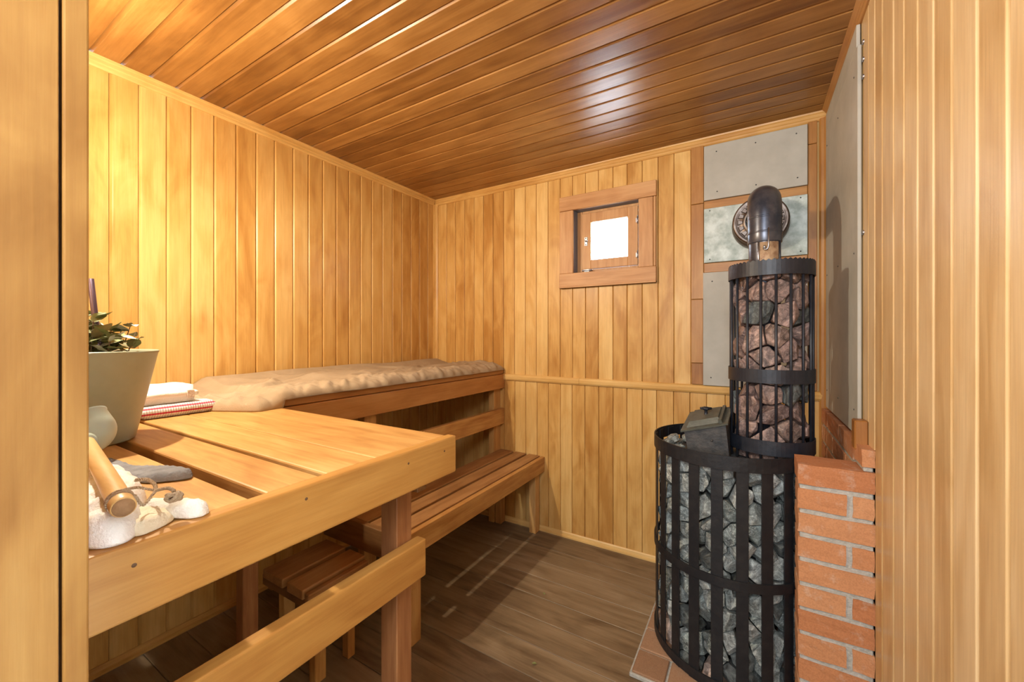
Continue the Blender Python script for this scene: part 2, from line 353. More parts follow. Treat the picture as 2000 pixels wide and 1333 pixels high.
# mouldings
def cornice(name, wall, a, b, h=.038, d=.020, mat='y'):
    pr = [(0, -h), (.005, -h), (.009, -h+.006), (.010, -h+.014), (.013, -h+.017), (.014, -.010), (.018, -.006), (d, 0), (0, 0)]
    mb = MB()
    if wall == 'L': mb.prism([(XL+x, ZC+z) for x, z in pr], 'y', a, b)
    if wall == 'R': mb.prism([(XR-x, ZC+z) for x, z in pr], 'y', a, b)
    if wall == 'B': mb.prism([(YB-x, ZC+z) for x, z in pr], 'x', a, b)
    return struct(mb.build(name, redw('y') if wall == 'R' else (pine('y') if wall == 'L' else redw('x') if False else pine('x'))))
cornice('trim_1', 'L', YF, YB-.02); cornice('trim_2', 'B', XL, XR); cornice('trim_3', 'R', YF, YB-.02, h=.03, d=.024)
# corner strips, base strips
mb = MB(); mb.prism([(XL, YB), (XL, YB-.022), (XL+.006, YB-.024), (XL+.012, YB-.014), (XL+.02, YB-.012), (XL+.030, YB-.006), (XL+.030, YB)], 'z', 0, ZC-.03)
struct(mb.build('trim_4', pine('z')))
def base(name, wall, a, b):
    pr = [(0, 0), (.018, 0), (.018, .008), (.011, .013), (.008, .022), (.004, .028), (0, .028)]
    mb = MB()
    if wall == 'L': mb.prism([(XL+x, z) for x, z in pr], 'y', a, b)
    else: mb.prism([(YB-x, z) for x, z in pr], 'x', a, b)
    struct(mb.build(name, pine('y' if wall == 'L' else 'x')))
base('baseboard_left', 'L', YF, YB-.02); base('baseboard_back', 'B', XL, XR)
# rail moulding across the back wall at bench height
mb = MB(); mb.prism([(YB, .875), (YB-.010, .877), (YB-.016, .886), (YB-.017, .902), (YB-.012, .912), (YB-.006, .916), (YB, .916)], 'x', -1.335, -.83)
mb.prism([(YB, .875), (YB-.010, .877), (YB-.016, .886), (YB-.017, .902), (YB-.012, .912), (YB-.006, .916), (YB, .916)], 'x', -.829, XR)
struct(mb.build('trim_5', pine('x')))
# upright strips framing the fire panels
mb = MB(); mb.box(-.253, -.197, YB-.014, YB, 1.79, ZC-.035, .002); mb.box(-.253, -.197, YB-.014, YB, 1.33, 1.788, .002); mb.box(-.253, -.200, YB-.014, YB, 1.022, 1.328, .002); mb.box(-.251, -.200, YB-.014, YB, .918, 1.02, .002)
struct(mb.build('trim_6', redw('z')))
mb = MB(); mb.box(.206, .238, YB-.014, YB, 1.97, ZC-.035, .002); mb.box(.206, .238, YB-.014, YB, .918, 1.968, .002)
mb.prism([(XR, YB), (XR, YB-.03), (.268, YB-.028), (.260, YB-.018), (.251, YB-.016), (.245, YB-.008), (.245, YB)], 'z', .0, ZC-.03)
struct(mb.build('trim_7', redw('z')))
mb = MB(); mb.box(-.196, .205, YB-.013, YB, 1.758, 1.796, .002); struct(mb.build('trim_8', redw('x')))
mb = MB(); mb.box(-.196, .205, YB-.013, YB, 1.454, 1.499, .002); struct(mb.build('trim_9', redw('x')))

# fire panels on the back wall
def screws(parent, pts, plane='Y', r=.0028):
    for p in pts:
        m2 = MB(); ax = Matrix.Rotation(R(90), 4, 'X') if plane == 'Y' else Matrix.Rotation(R(-90), 4, 'Y')
        m2.lathe([(0, .0016), (r*.7, .0014), (r, .0003), (r, -.001)], 10, c=p, mat=ax)
        m2.build('screw', M_iron, parent)
def panel(name, x0, x1, z0, z1, mat, label, scr):
    mb = MB(); mb.box(x0, x1, YB-.022, YB-.0005, z0, z1, .0012)
    o = mb.build(name, mat, loc=((x0+x1)/2, YB-.011, (z0+z1)/2)); tag(o, label, 'panel')
    for p in scr:
        m2 = MB(); m2.lathe([(0, .0016), (.002, .0014), (.003, .0003), (.003, -.001)], 10, c=(p[0], YB-.022, p[1]), mat=Matrix.Rotation(R(90), 4, 'X')); m2.build('screw', M_iron, o)
    return o
panel('fire_panel', -.195, .204, 1.797, 2.055, M_cement, 'topmost grey fibre-cement sheet above the flue elbow, just under the ceiling', [(-.142, 2.02), (.015, 2.022), (.165, 2.024), (.169, 1.833), (.017, 1.832), (-.139, 1.831)])
panel('metal_sheet', -.195, .204, 1.5, 1.757, M_galv, 'shiny pale metal sheet with stains behind the flue elbow', [(-.17, 1.745), (.18, 1.745), (-.17, 1.515), (.18, 1.515), (0, 1.745)])
panel('fire_panel', -.199, .204, .917, 1.453, M_cement, 'plain grey fibre-cement sheet behind the tall rock basket, above the wall rail', [(-.16, 1.41), (-.165, .955), (.17, 1.41), (.17, .955)])

# grey panel along the right wall, held off the boards
mb = MB()
mb.box(XR-.0125, XR-.0035, 1.515, YB-.031, .858, 2.000, .0012)
sp = mb.build('fire_panel', M_cement, loc=(XR-.008, 1.81, 1.4)); tag(sp, 'tall grey fibre-cement sheet standing off the right-hand wall beside the stove', 'panel')
mb = MB(); mb.box(XR-.0125, XR-.0035, 1.53, YB-.031, 2.002, ZC-.031, .0012); mb.build('upper_strip', M_cement, sp)
for z in (2.0, 1.95, 1.90, 1.45):
    m2 = MB(); m2.lathe([(0, -.0031), (.007, -.003), (.007, .003), (0, .0031)], 12, c=(XR-.0002, 1.508, z), mat=Matrix.Rotation(R(90), 4, 'Y')); m2.build('spacer', M_steel, sp)
screws(sp, [(XR-.0127, y, z) for y in (1.56, 1.82, 2.06) for z in (.93, 1.4, 1.93)], 'X')
mb = MB(); mb.box(XR-.030, XR-.0, 1.452, 1.492, .833, .915, .003)
tag(mb.build('wood_block', redw('z'), loc=(XR-.015, 1.47, .84)), 'small brown wooden block at the lower front corner of the tall grey sheet', 'block')

# ------------------------------------------------------------------ brickwork
def bricks(mb, x0, x1, y0, y1, ztop, rows, pitch, rowfn, m=.0135, along='x'):
    """one wythe; brick faces slightly proud of mortar core"""
    zb = ztop - rows*pitch
    mb.box(x0+.004, x1-.002, y0+.004, y1-.004, max(0, zb), ztop-.004, .002, mi=1)
    for r in range(rows):
        z1 = ztop - r*pitch; z0 = z1 - pitch + m
        cuts = rowfn(r)
        for a, b in zip(cuts[:-1], cuts[1:]):
            bm = bmesh.new(); bmesh.ops.create_cube(bm, size=1)
            if along == 'x': bx = (a+m/2 if a > x0+.001 else a, b-m/2 if b < x1-.001 else b, y0, y1)
            else: bx = (x0, x1, a+m/2 if a > y0+.001 else a, b-m/2 if b < y1-.001 else b)
            zz0, zz1 = max(z0, .0), z1
            for v in bm.verts: v.co = Vector(((bx[0]+bx[1])/2 + v.co.x*(bx[1]-bx[0]), (bx[2]+bx[3])/2 + v.co.y*(bx[3]-bx[2]), (zz0+zz1)/2 + v.co.z*(zz1-zz0)))
            bmesh.ops.subdivide_edges(bm, edges=bm.edges[:], cuts=3, use_grid_fill=True)
            for v in bm.verts:
                q = noise.noise_vector(v.co*45)*.0022 + noise.noise_vector(v.co*11 + Vector((r, 0, 0)))*.0022; v.co += q
            mb.bm(bm, None, 0, False)
mb = MB()
def rf(r): return [.113, XR] if r % 2 == 0 else [.113, .2255, XR]
bricks(mb, .113, XR, 1.385, 1.49, .790, 13, .0688, rf)
pil = mb.build('brick_pillar', [M_brick, M_mortar], loc=(.195, 1.43, 0)); tag(pil, 'narrow orange brick pillar with grey mortar right of the rock drum', 'brick pillar')
mb = MB()
def rs(r):
    c = [1.494]
    y = 1.60 if r % 2 else 1.72
    while y < YB-.05: c.append(y); y += .235
    return c + [YB-.032]
bricks(mb, XR-.026, XR-.0, 1.494, YB-.031, .850, 13, .0688, rs, along='y')
bricks(mb, XR-.026, XR, 1.388, 1.492, .850, 1, .0596, lambda r: [1.388, 1.492], along='y')
bw = mb.build('brick_wall', [M_brick, M_mortar], loc=(XR-.013, 1.75, 0)); tag(bw, 'low brick facing under the tall grey sheet, running back beside the stove', 'brick wall')
# hearth pavers
mb = MB(); mb.box(-.355, XR-.075, 1.36, 2.095, 0, .014, .002, mi=1)
yy = 1.362
for i in range(6):
    x = -.352 + (0 if i % 2 else -.0)
    xs = [-.352, -.24, -.01, .19] if i % 2 == 0 else [-.352, -.12, .10, .19]
    for a, b in zip(xs[:-1], xs[1:]):
        mb.box(a+.004, b-.004, yy+.004, yy+.112, .002, .021, .003)
    yy += .116
he = mb.build('brick_hearth', [M_paver, M_mortar], loc=(-.08, 1.7, 0)); tag(he, 'flat brick hearth laid on the floor under the rock drum', 'hearth')

# ------------------------------------------------------------------ window
win = D.objects.new('window_1', None); sc.collection.objects.link(win); win.location = (-.68, YB, 1.5); win['kind'] = 'structure'; win['label'] = 'small square window in the far wall'
win['category'] = 'window'
def wp(name, mats, fn):
    mb = MB(); fn(mb); return mb.build(name, mats, win)
wz = lambda a: redpink(a)
def redpink(ax): return wood('casing_wood', ax, (.66, .39, .18), (.55, .29, .12), (.40, .18, .06), rough=.45, var=.3, knots=.15)
wp('window_head_casing', redpink('x'), lambda m: m.box(-.948, -.414, YB-.020, YB, 1.865, 1.945, .002))
wp('window_sill', redpink('x'), lambda m: (m.box(-.948, -.414, YB-.022, YB, 1.424, 1.507, .002), m.box(-.948, -.414, YB-.026, YB, 1.424, 1.434, .002)))
wp('window_casing', redpink('z'), lambda m: m.box(-.948, -.866, YB-.016, YB, 1.508, 1.864, .002))
wp('window_casing', redpink('z'), lambda m: (m.box(-.503, -.430, YB-.016, YB, 1.508, 1.864, .002), m.box(-.428, -.416, YB-.018, YB, 1.508, 1.864, .003)))
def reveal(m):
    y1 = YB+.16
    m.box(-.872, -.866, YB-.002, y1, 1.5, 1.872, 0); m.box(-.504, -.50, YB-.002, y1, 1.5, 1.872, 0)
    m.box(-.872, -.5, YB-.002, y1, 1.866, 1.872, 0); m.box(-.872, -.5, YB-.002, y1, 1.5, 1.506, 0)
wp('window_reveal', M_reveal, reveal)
SY = YB+.042
def sash(m):
    a, b, c, d = -.835, -.520, 1.532, 1.850
    A, B, C_, D_ = -.782, -.574, 1.583, 1.797
    for bx in ((a, A, c, d), (B, b, c, d), (A, B, c, C_), (A, B, D_, d)):
        m.box(bx[0], bx[1], SY, SY+.032, bx[2], bx[3], .002)
    for bx in ((-.866, a-.002, 1.506, 1.866), (b+.002, -.504, 1.506, 1.866), (a, b, 1.506, c-.002), (a, b, d+.002, 1.866)):
        m.box(bx[0], bx[1], SY+.012, SY+.05, bx[2], bx[3], .001)
sa = wp('sash', redpink('z'), sash)
mb = MB(); mb.box(-.783, -.573, SY+.014, SY+.018, 1.582, 1.798, 0); mb.build('pane', M_glass, win)
for z in (1.77, 1.585):
    mb = MB(); mb.tube([(-.520, SY-.004, z-.018), (-.520, SY-.004, z+.018)], .0035, 8); mb.box(-.530, -.514, SY-.003, SY, z-.012, z+.012, .0005)
    mb.lathe([(0, .004), (.004, .003), (.004, -.003), (0, -.004)], 8, c=(-.520, SY-.005, z+.02)); mb.build('hinge', M_steel, win)
mb = MB(); mb.box(-.818, -.800, SY-.003, SY, 1.665, 1.715, .001)
for z in (1.672, 1.69, 1.708): mb.lathe([(0, -.004), (.003, -.003), (.0035, 0)], 8, c=(-.809, SY-.003, z), mat=Matrix.Rotation(R(-90), 4, 'X'))
mb.tube([(-.809, SY-.003, 1.69), (-.809, SY-.016, 1.69), (-.795, SY-.018, 1.69)], .0028, 8); mb.build('latch', M_steel, win)
mb = MB(); mb.tube([(-.83, SY-.004, 1.524), (-.77, SY-.004, 1.524)], .003, 8); mb.box(-.82, -.79, SY-.003, SY+.012, 1.517, 1.531, .001); mb.build('bolt', M_steel, win)

# ------------------------------------------------------------------ upper bench
ub = thing('upper_bench', 'high reddish wooden bench along the left wall carrying the tan quilt', 'bench', (-1.6, 1.43, 0))
mb = MB(); mb.box(-1.359, -1.329, .738, YB, .826, .913, .003, 2); mb.build('fascia', wood('red_bench_wood', 'y', (.60, .30, .10), (.50, .22, .062), (.36, .14, .035), rough=.42, var=.4, knots=.6), ub)
x = -1.9
for k, (a, b) in enumerate(((-1.9, -1.77), (-1.762, -1.63), (-1.622, -1.485), (-1.477, -1.338))):
    mb = MB(); mb.box(a, b, .738, YB, .9145, .940, .003, 2); mb.build('seat_plank', _m[('red_bench_wood', 'y')], ub)
mb = MB(); mb.box(-1.357, -1.331, .76, YB, .603, .700, .003, 2); mb.build('front_rail', bench('y'), ub)
for (x0, x1, y0, y1) in ((-1.402, -1.361, 1.09, 1.152), (-1.402, -1.361, 2.05, YB)):
    mb = MB(); mb.box(x0, x1, y0, y1, 0, .913, .002); mb.build('leg', bench('z'), ub)
for y in (.80, 1.16, 1.98):
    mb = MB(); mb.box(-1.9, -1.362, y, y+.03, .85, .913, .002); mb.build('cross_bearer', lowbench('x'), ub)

# ------------------------------------------------------------------ front platform
pf = thing('raised_platform_bench', 'broad pale wooden platform bench in the foreground holding the bucket and mitt', 'bench', (-1.2, .43, 0))
for a, b in ((.122, .301), (.3245, .4105), (.4235, .5265), (.5275, .735)):
    mb = MB(); mb.box(XL+.002, -.626, a, b, .884, .9145, .0035, 2); mb.build('top_board', wood('platform_wood', 'x', (.72, .46, .18), (.60, .33, .105), (.42, .19, .05), rough=.45, var=.45, knots=.35, coarse=1.8), pf)
mb = MB(); mb.box(-.6255, -.600, .121, .742, .830, .916, .0035, 3)
fa = mb.build('fascia', wood('fascia_wood', 'y', (.58, .315, .088), (.48, .235, .056), (.33, .13, .026), rough=.42, var=.4, knots=.25, coarse=1.4), pf)
for y, z in ((.167, .891), (.371, .895), (.589, .891), (.700, .889)):
    m2 = MB(); m2.lathe([(0, .0005), (.0020, .0005), (.0030, -.0004)], 10, c=(-.6, y, z), mat=Matrix.Rotation(R(90), 4, 'Y')); m2.build('nail_head', M_twig, fa)
def leg(name, bx, parent, mat, z0=0, z1=.884):
    mb = MB(); mb.box(bx[0], bx[1], bx[2], bx[3], z0, z1, .002); return mb.build(name, mat, parent)
pw = wood('post_wood', 'z', (.44, .22, .09), (.32, .135, .05), (.17, .06, .02), rough=.5, var=.4, knots=.9, coarse=1.8)
leg('leg', (-.700, -.650, .604, .648), pf, pw)
leg('leg', (-1.341, -1.300, .606, .650), pf, pw)
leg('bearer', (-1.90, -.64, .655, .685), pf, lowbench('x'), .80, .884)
mb = MB(); mb.box(-.649, -.622, .125, .664, .618, .700, .0035, 3); mb.build('foot_rail', wood('fascia_wood', 'y', 0, 0, 0), pf)

# ------------------------------------------------------------------ lower bench
lb = thing('lower_bench', 'low slatted wooden bench below the quilted one, reaching the far wall', 'bench', (-1.2, 1.56, 0))
for a, b in ((-1.358, -1.264), (-1.247, -1.173), (-1.156, -1.082)):
    mb = MB(); mb.box(a, b, 1.024, YB-.002, .414, .440, .003, 2); mb.build('seat_slat', wood('seat_slat_wood', 'y', (.56, .32, .14), (.43, .22, .085), (.27, .12, .04), rough=.42, var=.5, knots=.4, coarse=1.5), lb)
mb = MB(); mb.box(-1.0745, -1.050, 1.0, YB-.002, .351, .438, .003, 3); mb.build('fascia', bench('y'), lb)
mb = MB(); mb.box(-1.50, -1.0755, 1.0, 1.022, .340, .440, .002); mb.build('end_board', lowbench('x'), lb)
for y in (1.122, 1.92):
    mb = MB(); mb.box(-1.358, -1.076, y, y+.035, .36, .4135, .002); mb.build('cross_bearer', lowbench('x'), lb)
for bx in ((-1.118, -1.076, 1.072, 1.121), (-1.355, -1.315, 1.17, 1.21), (-1.118, -1.076, 2.055, YB-.02), (-1.355, -1.315, 2.055, YB-.02)):
    leg('leg', bx, lb, bench('z'), 0, .4135)

# ------------------------------------------------------------------ little step stool under the platform
st = thing('step_stool', 'small slatted step stool in the shade under the platform bench', 'stool', (-1.34, .87, 0))
for a, b in ((-1.468, -1.347), (-1.322, -1.232)):
    mb = MB(); mb.box(a, b, .748, .992, .303, .335, .004, 2); mb.build('slat', wood('seat_slat_wood', 'y', 0, 0, 0), st)
mb = MB(); mb.box(-1.228, -1.205, .752, .985, .255, .326, .003); mb.build('side_rail', wood('seat_slat_wood', 'y', 0, 0, 0), st)
mb = MB(); mb.box(-1.468, -1.445, .765, .985, .255, .302, .003); mb.build('side_rail', lowbench('y'), st)
for y in (.763, .945):
    mb = MB(); mb.box(-1.50, -1.229, y, y+.026, .262, .302, .003); mb.build('cross_bearer', lowbench('x'), st)
for bx in ((-1.262, -1.229, .79, .83), (-1.262, -1.229, .915, .944), (-1.444, -1.41, .79, .83), (-1.444, -1.41, .915, .944)):
    leg('leg', bx, st, bench('z'), 0, .302)

# ------------------------------------------------------------------ quilt
def quilt():
    nx, ny = 84, 320
    V = []; F = []
    y0, y1 = .36, 2.108
    def ridge(q, w_=.5): a = abs(noise.noise(q)); return max(0, 1 - a/w_*2)
    for j in range(ny+1):
        v = j/ny; y = y0 + (y1-y0)*v
        xe = -1.322 + .014*noise.noise(Vector((y*5, 0, 3))) + .009*noise.noise(Vector((y*19, 2, 0)))
        if y < .665: xe -= min(.33, ((.665-y)/.12)**1.5*.24)
        for i in range(nx+1):
            u = i/nx; x = -1.898 + (xe+1.898)*u
            e = min(1, (1-u)*(xe+1.898)/.060); ey = min(1, (y1-y)/.03, (y-y0)/.05)
            edge = math.sqrt(max(0, 1-(1-e)**2)) * math.sqrt(max(0, 1-(1-ey)**2))
            h = .030 + .012*noise.noise(Vector((x*5, y*2.6, .3)))
            nw = min(1, max(0, (x+1.88)/.22)); w1 = Vector((x*4 + noise.noise(Vector((x*4, y*4, 2)))*.9, y*3 - x*2.5, 1.7)); h += nw*.013*ridge(w1, .36)
            w2 = Vector((x*10 + y*6, y*3.4 + noise.noise(Vector((x*7, y*7, 5)))*.8, 5.7)); h += nw*.006*ridge(w2, .4)
            w3 = Vector((x*9 - y*15, y*10 + x*5, 8.7)); h += nw*.0016*ridge(w3, .5)
            h += .020*max(0, 1-abs(x+1.86)/.12)
            h *= .66 + .34*min(1, (y-.3)/.5)
            k = max(0, 1-(1-u)*(xe+1.898)/.20)      # gathers along the seam
            g_ = noise.noise(Vector((y*42 + x*26, x*6, 4)))
            h += k*(.012*g_ + .008*ridge(Vector((y*30 - x*22, x*5, 9)), .4)) * (.4+.6*min(1, (1-u)*30))
            z0_ = .9165 + .024*max(0, min(1, (y-.70)/.035))
            V.append((x, y, z0_ + .003 + max(.004, h)*edge))
    W = nx+1
    for j in range(ny):
        for i in range(nx): a = j*W+i; F.append((a, a+1, a+1+W, a+W))
    n = len(V)
    V += [(x, y, .9152 if y < .737 else .9404) for x, y, z in V]
    for j in range(ny):
        for i in range(nx): a = j*W+i+n; F.append((a+W, a+1+W, a+1, a))
    ring = [i for i in range(W)] + [j*W+nx for j in range(1, ny+1)] + [ny*W+i for i in range(nx-1, -1, -1)] + [j*W for j in range(ny-1, 0, -1)]
    for a, b in zip(ring, ring[1:]+ring[:1]): F.append((a, b, b+n, a+n))
    mb = MB(); mb.raw(V, F, smooth=True); return mb.build('quilt', M_tan, loc=(-1.6, 1.3, .9405))
tag(quilt(), 'crumpled tan quilt spread along the upper bench', 'quilt')

# ------------------------------------------------------------------ bucket with birch whisk
BX, BY, BZ = -1.262, .262, .9155
bk = MB()
prof = [(0, 0), (.084, 0), (.089, .003), (.0945, .028), (.1285, .197), (.131, .200), (.129, .203), (.1265, .2), (.093, .03), (.088, .008), (0, .008)]
bk.lathe(prof, 64, c=(BX, BY, BZ)); bo = bk.build('bucket', M_sage, loc=(BX, BY, BZ)); tag(bo, 'sage-green flared bucket standing on the platform bench', 'bucket')
def leafmesh(mb, base_, dirv, up, L, Wd, curl, mi):
    dirv = dirv.normalized(); side = dirv.cross(up).normalized(); up2 = side.cross(dirv)
    V = []; F = []; ns = 7
    for i in range(ns+1):
        t_ = i/ns; wv = Wd*math.sin(PI*min(1, t_*.93+.04))**.8*(1-.3*t_); c = base_ + dirv*L*t_ + up2*(-curl*L*t_*t_)
        for s_ in (-1, -.5, 0, .5, 1):
            V.append(c + side*wv*s_*.5 + up2*(.16*wv*abs(s_) + .06*wv*math.sin(9*t_+s_*4)))
    for i in range(ns):
        for k in range(4): a = i*5+k; F.append((a, a+1, a+6, a+5))
    mb.raw(V, F, mi=mi, smooth=True)
wh = thing('birch_whisk', 'bundle of dried leafy twigs sticking out of the green bucket', 'whisk', (BX, BY, BZ+.02))
lf = MB(); tw = MB(); rnd = random.Random(4)
for k in range(34):
    a = rnd.uniform(0, 2*PI); rr_ = rnd.uniform(.01, .07)
    b0 = Vector((BX+rr_*.4*math.cos(a), BY+rr_*.4*math.sin(a), BZ+.012)); tip = Vector((BX+rr_*1.45*math.cos(a), BY+rr_*1.3*math.sin(a), BZ+rnd.uniform(.21, .30-.5*rr_)))
    tw.tube([b0, b0.lerp(tip, .5)+Vector((0, 0, .01)), tip], [.0022, .0018, .001], 6)
    for q in range(7):
        t_ = rnd.uniform(.78, 1.0); p = b0.lerp(tip, t_); az = rnd.uniform(0, 2*PI)
        d = Vector((math.cos(az), math.sin(az), rnd.uniform(-.1, .7)))
        L_ = rnd.uniform(.03, .05)
        e = p + d.normalized()*L_
        if e.y < YF+.012 or (e.xy - Vector((BX, BY))).length > .125: continue
        leafmesh(lf, p, d, Vector((rnd.uniform(-.4, .4), rnd.uniform(-.4, .4), 1)), L_, rnd.uniform(.02, .032), rnd.uniform(-.2, .5), rnd.choice([0, 0, 0, 1, 2]))
lo = lf.build('leaves', [M_leaf, M_leafp, M_leafb], wh, fixn=False); tw.build('twigs', M_twig, wh)
mb = MB(); mb.tube([(-1.252, .305, BZ+.012), (-1.262, .278, 1.279)], .0058, 14); tag(mb.build('metal_rod', M_tube, loc=(-1.26, .29, BZ+.012)), 'thin shiny purple-grey metal rod standing in the green bucket', 'rod')

# ------------------------------------------------------------------ towels
def soft_slab(name, mat, x0, x1, y0, y1, z0, z1, rz, seed, bulge=.3, folds=0, loc=None, amp=.003):
    bm = bmesh.new(); bmesh.ops.create_cube(bm, size=2)
    bmesh.ops.subdivide_edges(bm, edges=bm.edges[:], cuts=15, use_grid_fill=True)
    cx, cy = (x0+x1)/2, (y0+y1)/2; hx, hy, hz = (x1-x0)/2, (y1-y0)/2, (z1-z0)/2; rot = Matrix.Rotation(rz, 3, 'Z')
    for v in bm.verts:
        c = v.co; p = 6
        n = (abs(c.x)**p + abs(c.y)**p + abs(c.z)**2.6)
        # superellipsoid in plan, round edge
        mx = max(abs(c.x), abs(c.y)); e = math.sqrt(max(0, 1-max(0, (mx-.80)/.20)**2))
        zz = c.z*(bulge + (1-bulge)*e)
        k = 1 - .10*abs(c.z)**3*(1 if mx > .9 else 0)
        q = Vector((c.x*hx*k, c.y*hy*k, zz*hz))
        w_ = q + Vector((seed, 0, 0)); q += noise.noise_vector(w_*18)*amp + noise.noise_vector(w_*50)*amp*.4
        q.z = max(q.z, -hz)
        if folds and mx > .9: q.z += 0; 
        q = rot @ q; v.co = Vector((cx, cy, (z0+z1)/2)) + q
    mb = MB(); mb.bm(bm, smooth=True); return mb.build(name, mat, loc=loc or (cx, cy, z0))
t1 = soft_slab('towel', M_stripe, -1.60, -1.448, .415, .603, .9165, .951, R(0), 3, bulge=.72, amp=.0015)
tag(t1, 'folded white terry towel with red stripes, underneath the plain white one', 'towel')
t2 = soft_slab('towel', M_white, -1.60, -1.462, .385, .556, .952, 1.004, R(1), 9, bulge=.35, amp=.002)
tag(t2, 'plain white folded towel on top of the red-striped towel', 'towel')
mb = MB(); mb.box(-1.466, -1.4605, .528, .546, .964, .988, .001); mb.build('embroidered_band', simple('grey_pink_band', (.55, .42, .36), .9, 0, 220, (.8, .76, .7), .3, 300), t2)

# ------------------------------------------------------------------ felt hat
def pad(poly, z0, h, step=.006, seed=0, amp=.25, ed=.02, wr=0.0):
    """soft pillow over a polygon outline; h = height, edge rounded over ed"""
    xs = [p[0] for p in poly]; ys = [p[1] for p in poly]
    def inside(x, y):
        c = False; n = len(poly)
        for i in range(n):
            x1, y1 = poly[i]; x2, y2 = poly[(i+1) % n]
            if (y1 > y) != (y2 > y) and x < (x2-x1)*(y-y1)/(y2-y1)+x1: c = not c
        return c
    def dist(x, y):
        m = 9; n = len(poly)
        for i in range(n):
            x1, y1 = poly[i]; x2, y2 = poly[(i+1) % n]; dx, dy = x2-x1, y2-y1
            t_ = max(0, min(1, ((x-x1)*dx+(y-y1)*dy)/(dx*dx+dy*dy+1e-12))); m = min(m, math.hypot(x-x1-t_*dx, y-y1-t_*dy))
        return m
    # rings from outline to centre via triangulated grid
    bm = bmesh.new(); n = len(poly); out = []
    # smooth outline (Chaikin)
    P = [Vector(p) for p in poly]
    for _ in range(3):
        Q = []
        for i in range(len(P)): a, b = P[i], P[(i+1) % len(P)]; Q += [a.lerp(b, .25), a.lerp(b, .75)]
        P = Q
    poly = [tuple(p) for p in P]
    f = bm.faces.new([bm.verts.new((x, y, 0)) for x, y in poly])
    x0, x1, y0, y1 = min(xs), max(xs), min(ys), max(ys)
    for ax, lo, hi in ((0, x0, x1), (1, y0, y1)):
        t_ = lo + step/2
        while t_ < hi:
            co = (t_, 0, 0) if ax == 0 else (0, t_, 0); no = (1, 0, 0) if ax == 0 else (0, 1, 0)
            bmesh.ops.bisect_plane(bm, geom=bm.verts[:]+bm.edges[:]+bm.faces[:], plane_co=co, plane_no=no); t_ += step
    bmesh.ops.triangulate(bm, faces=bm.faces[:])
    bm.verts.index_update(); V = []; nt = len(bm.verts)
    for v in bm.verts:
        d = dist(v.co.x, v.co.y); e = math.sqrt(max(0, 1-(1-min(1, d/ed))**2))
        w_ = Vector((v.co.x, v.co.y, seed)); hh = h*(1 + amp*noise.noise(w_*22) + amp*.6*noise.noise(w_*55) + wr*(.5-abs(noise.noise(w_*40+Vector((3, 0, 0))))))
        V.append((v.co.x, v.co.y, z0 + h*.10 + hh*.9*e))
    F = [[v.index for v in f.verts] for f in bm.faces]
    V2 = [(x, y, z0) for x, y, z in V]; F2 = [[i+nt for i in f][::-1] for f in F]; S = []
    for e in bm.edges:
        if len(e.link_faces) == 1: a, b = e.verts[0].index, e.verts[1].index; S.append((a, b, b+nt, a+nt))
    bm.free(); return V+V2, F+F2+S
hat_poly = [(-1.03, .215), (-1.03, .245), (-1.006, .256), (-.958, .258), (-.915, .262), (-.885, .280), (-.845, .303), (-.815, .303), (-.796, .294), (-.793, .286), (-.806, .268), (-.822, .246), (-.850, .238), (-.88, .215), (-.92, .19), (-.98, .185)]
mb = MB(); V, F = pad(hat_poly, .9165, .011, seed=2, ed=.008, amp=.35); mb.raw(V, F, smooth=True)
ht = mb.build('felt_hat', M_felt, loc=(-.9, .24, .9165)); tag(ht, 'flattened grey felt hat with a pointed brim lying beside the bucket', 'hat')

# ------------------------------------------------------------------ white mitt pair
mt = thing('bath_mitten', 'white cotton mitten lying under the wooden ladle handle', 'mitten', (-.72, .19, .9165))
mitt_poly = [(-.885, .150), (-.885, .185), (-.868, .208), (-.845, .222), (-.80, .226), (-.765, .222), (-.73, .218), (-.70, .205), (-.672, .194), (-.640, .186), (-.612, .170), (-.606, .156), (-.612, .142), (-.64, .128), (-.70, .124), (-.80, .124)]
mb = MB(); V, F = pad(mitt_poly, .9168, .026, seed=5, ed=.016, amp=.35, wr=.85); mb.raw(V, F, smooth=True); mb.build('mitten_body', M_white, mt)
th_poly = [(-.700, .205), (-.685, .226), (-.66, .239), (-.635, .249), (-.618, .249), (-.610, .238), (-.614, .226), (-.635, .216), (-.66, .203), (-.68, .195)]
mb = MB(); V, F = pad(th_poly, .9168, .017, seed=7, ed=.011, amp=.2, wr=.2); mb.raw(V, F, smooth=True); mb.build('thumb', M_white, mt)
m2_poly = [(-.69, .185), (-.668, .206), (-.648, .218), (-.634, .216), (-.624, .206), (-.617, .192), (-.612, .175), (-.63, .165), (-.66, .16), (-.69, .17)]
mt2 = thing('leather_mitten', 'cream leather mitten folded under the white cotton one', 'mitten', (-.66, .19, .9165))
mb = MB(); V, F = pad(m2_poly, .9167, .011, seed=11, ed=.008, amp=.5, wr=.9); mb.raw(V, F, smooth=True); mb.build('palm', M_cream, mt2)

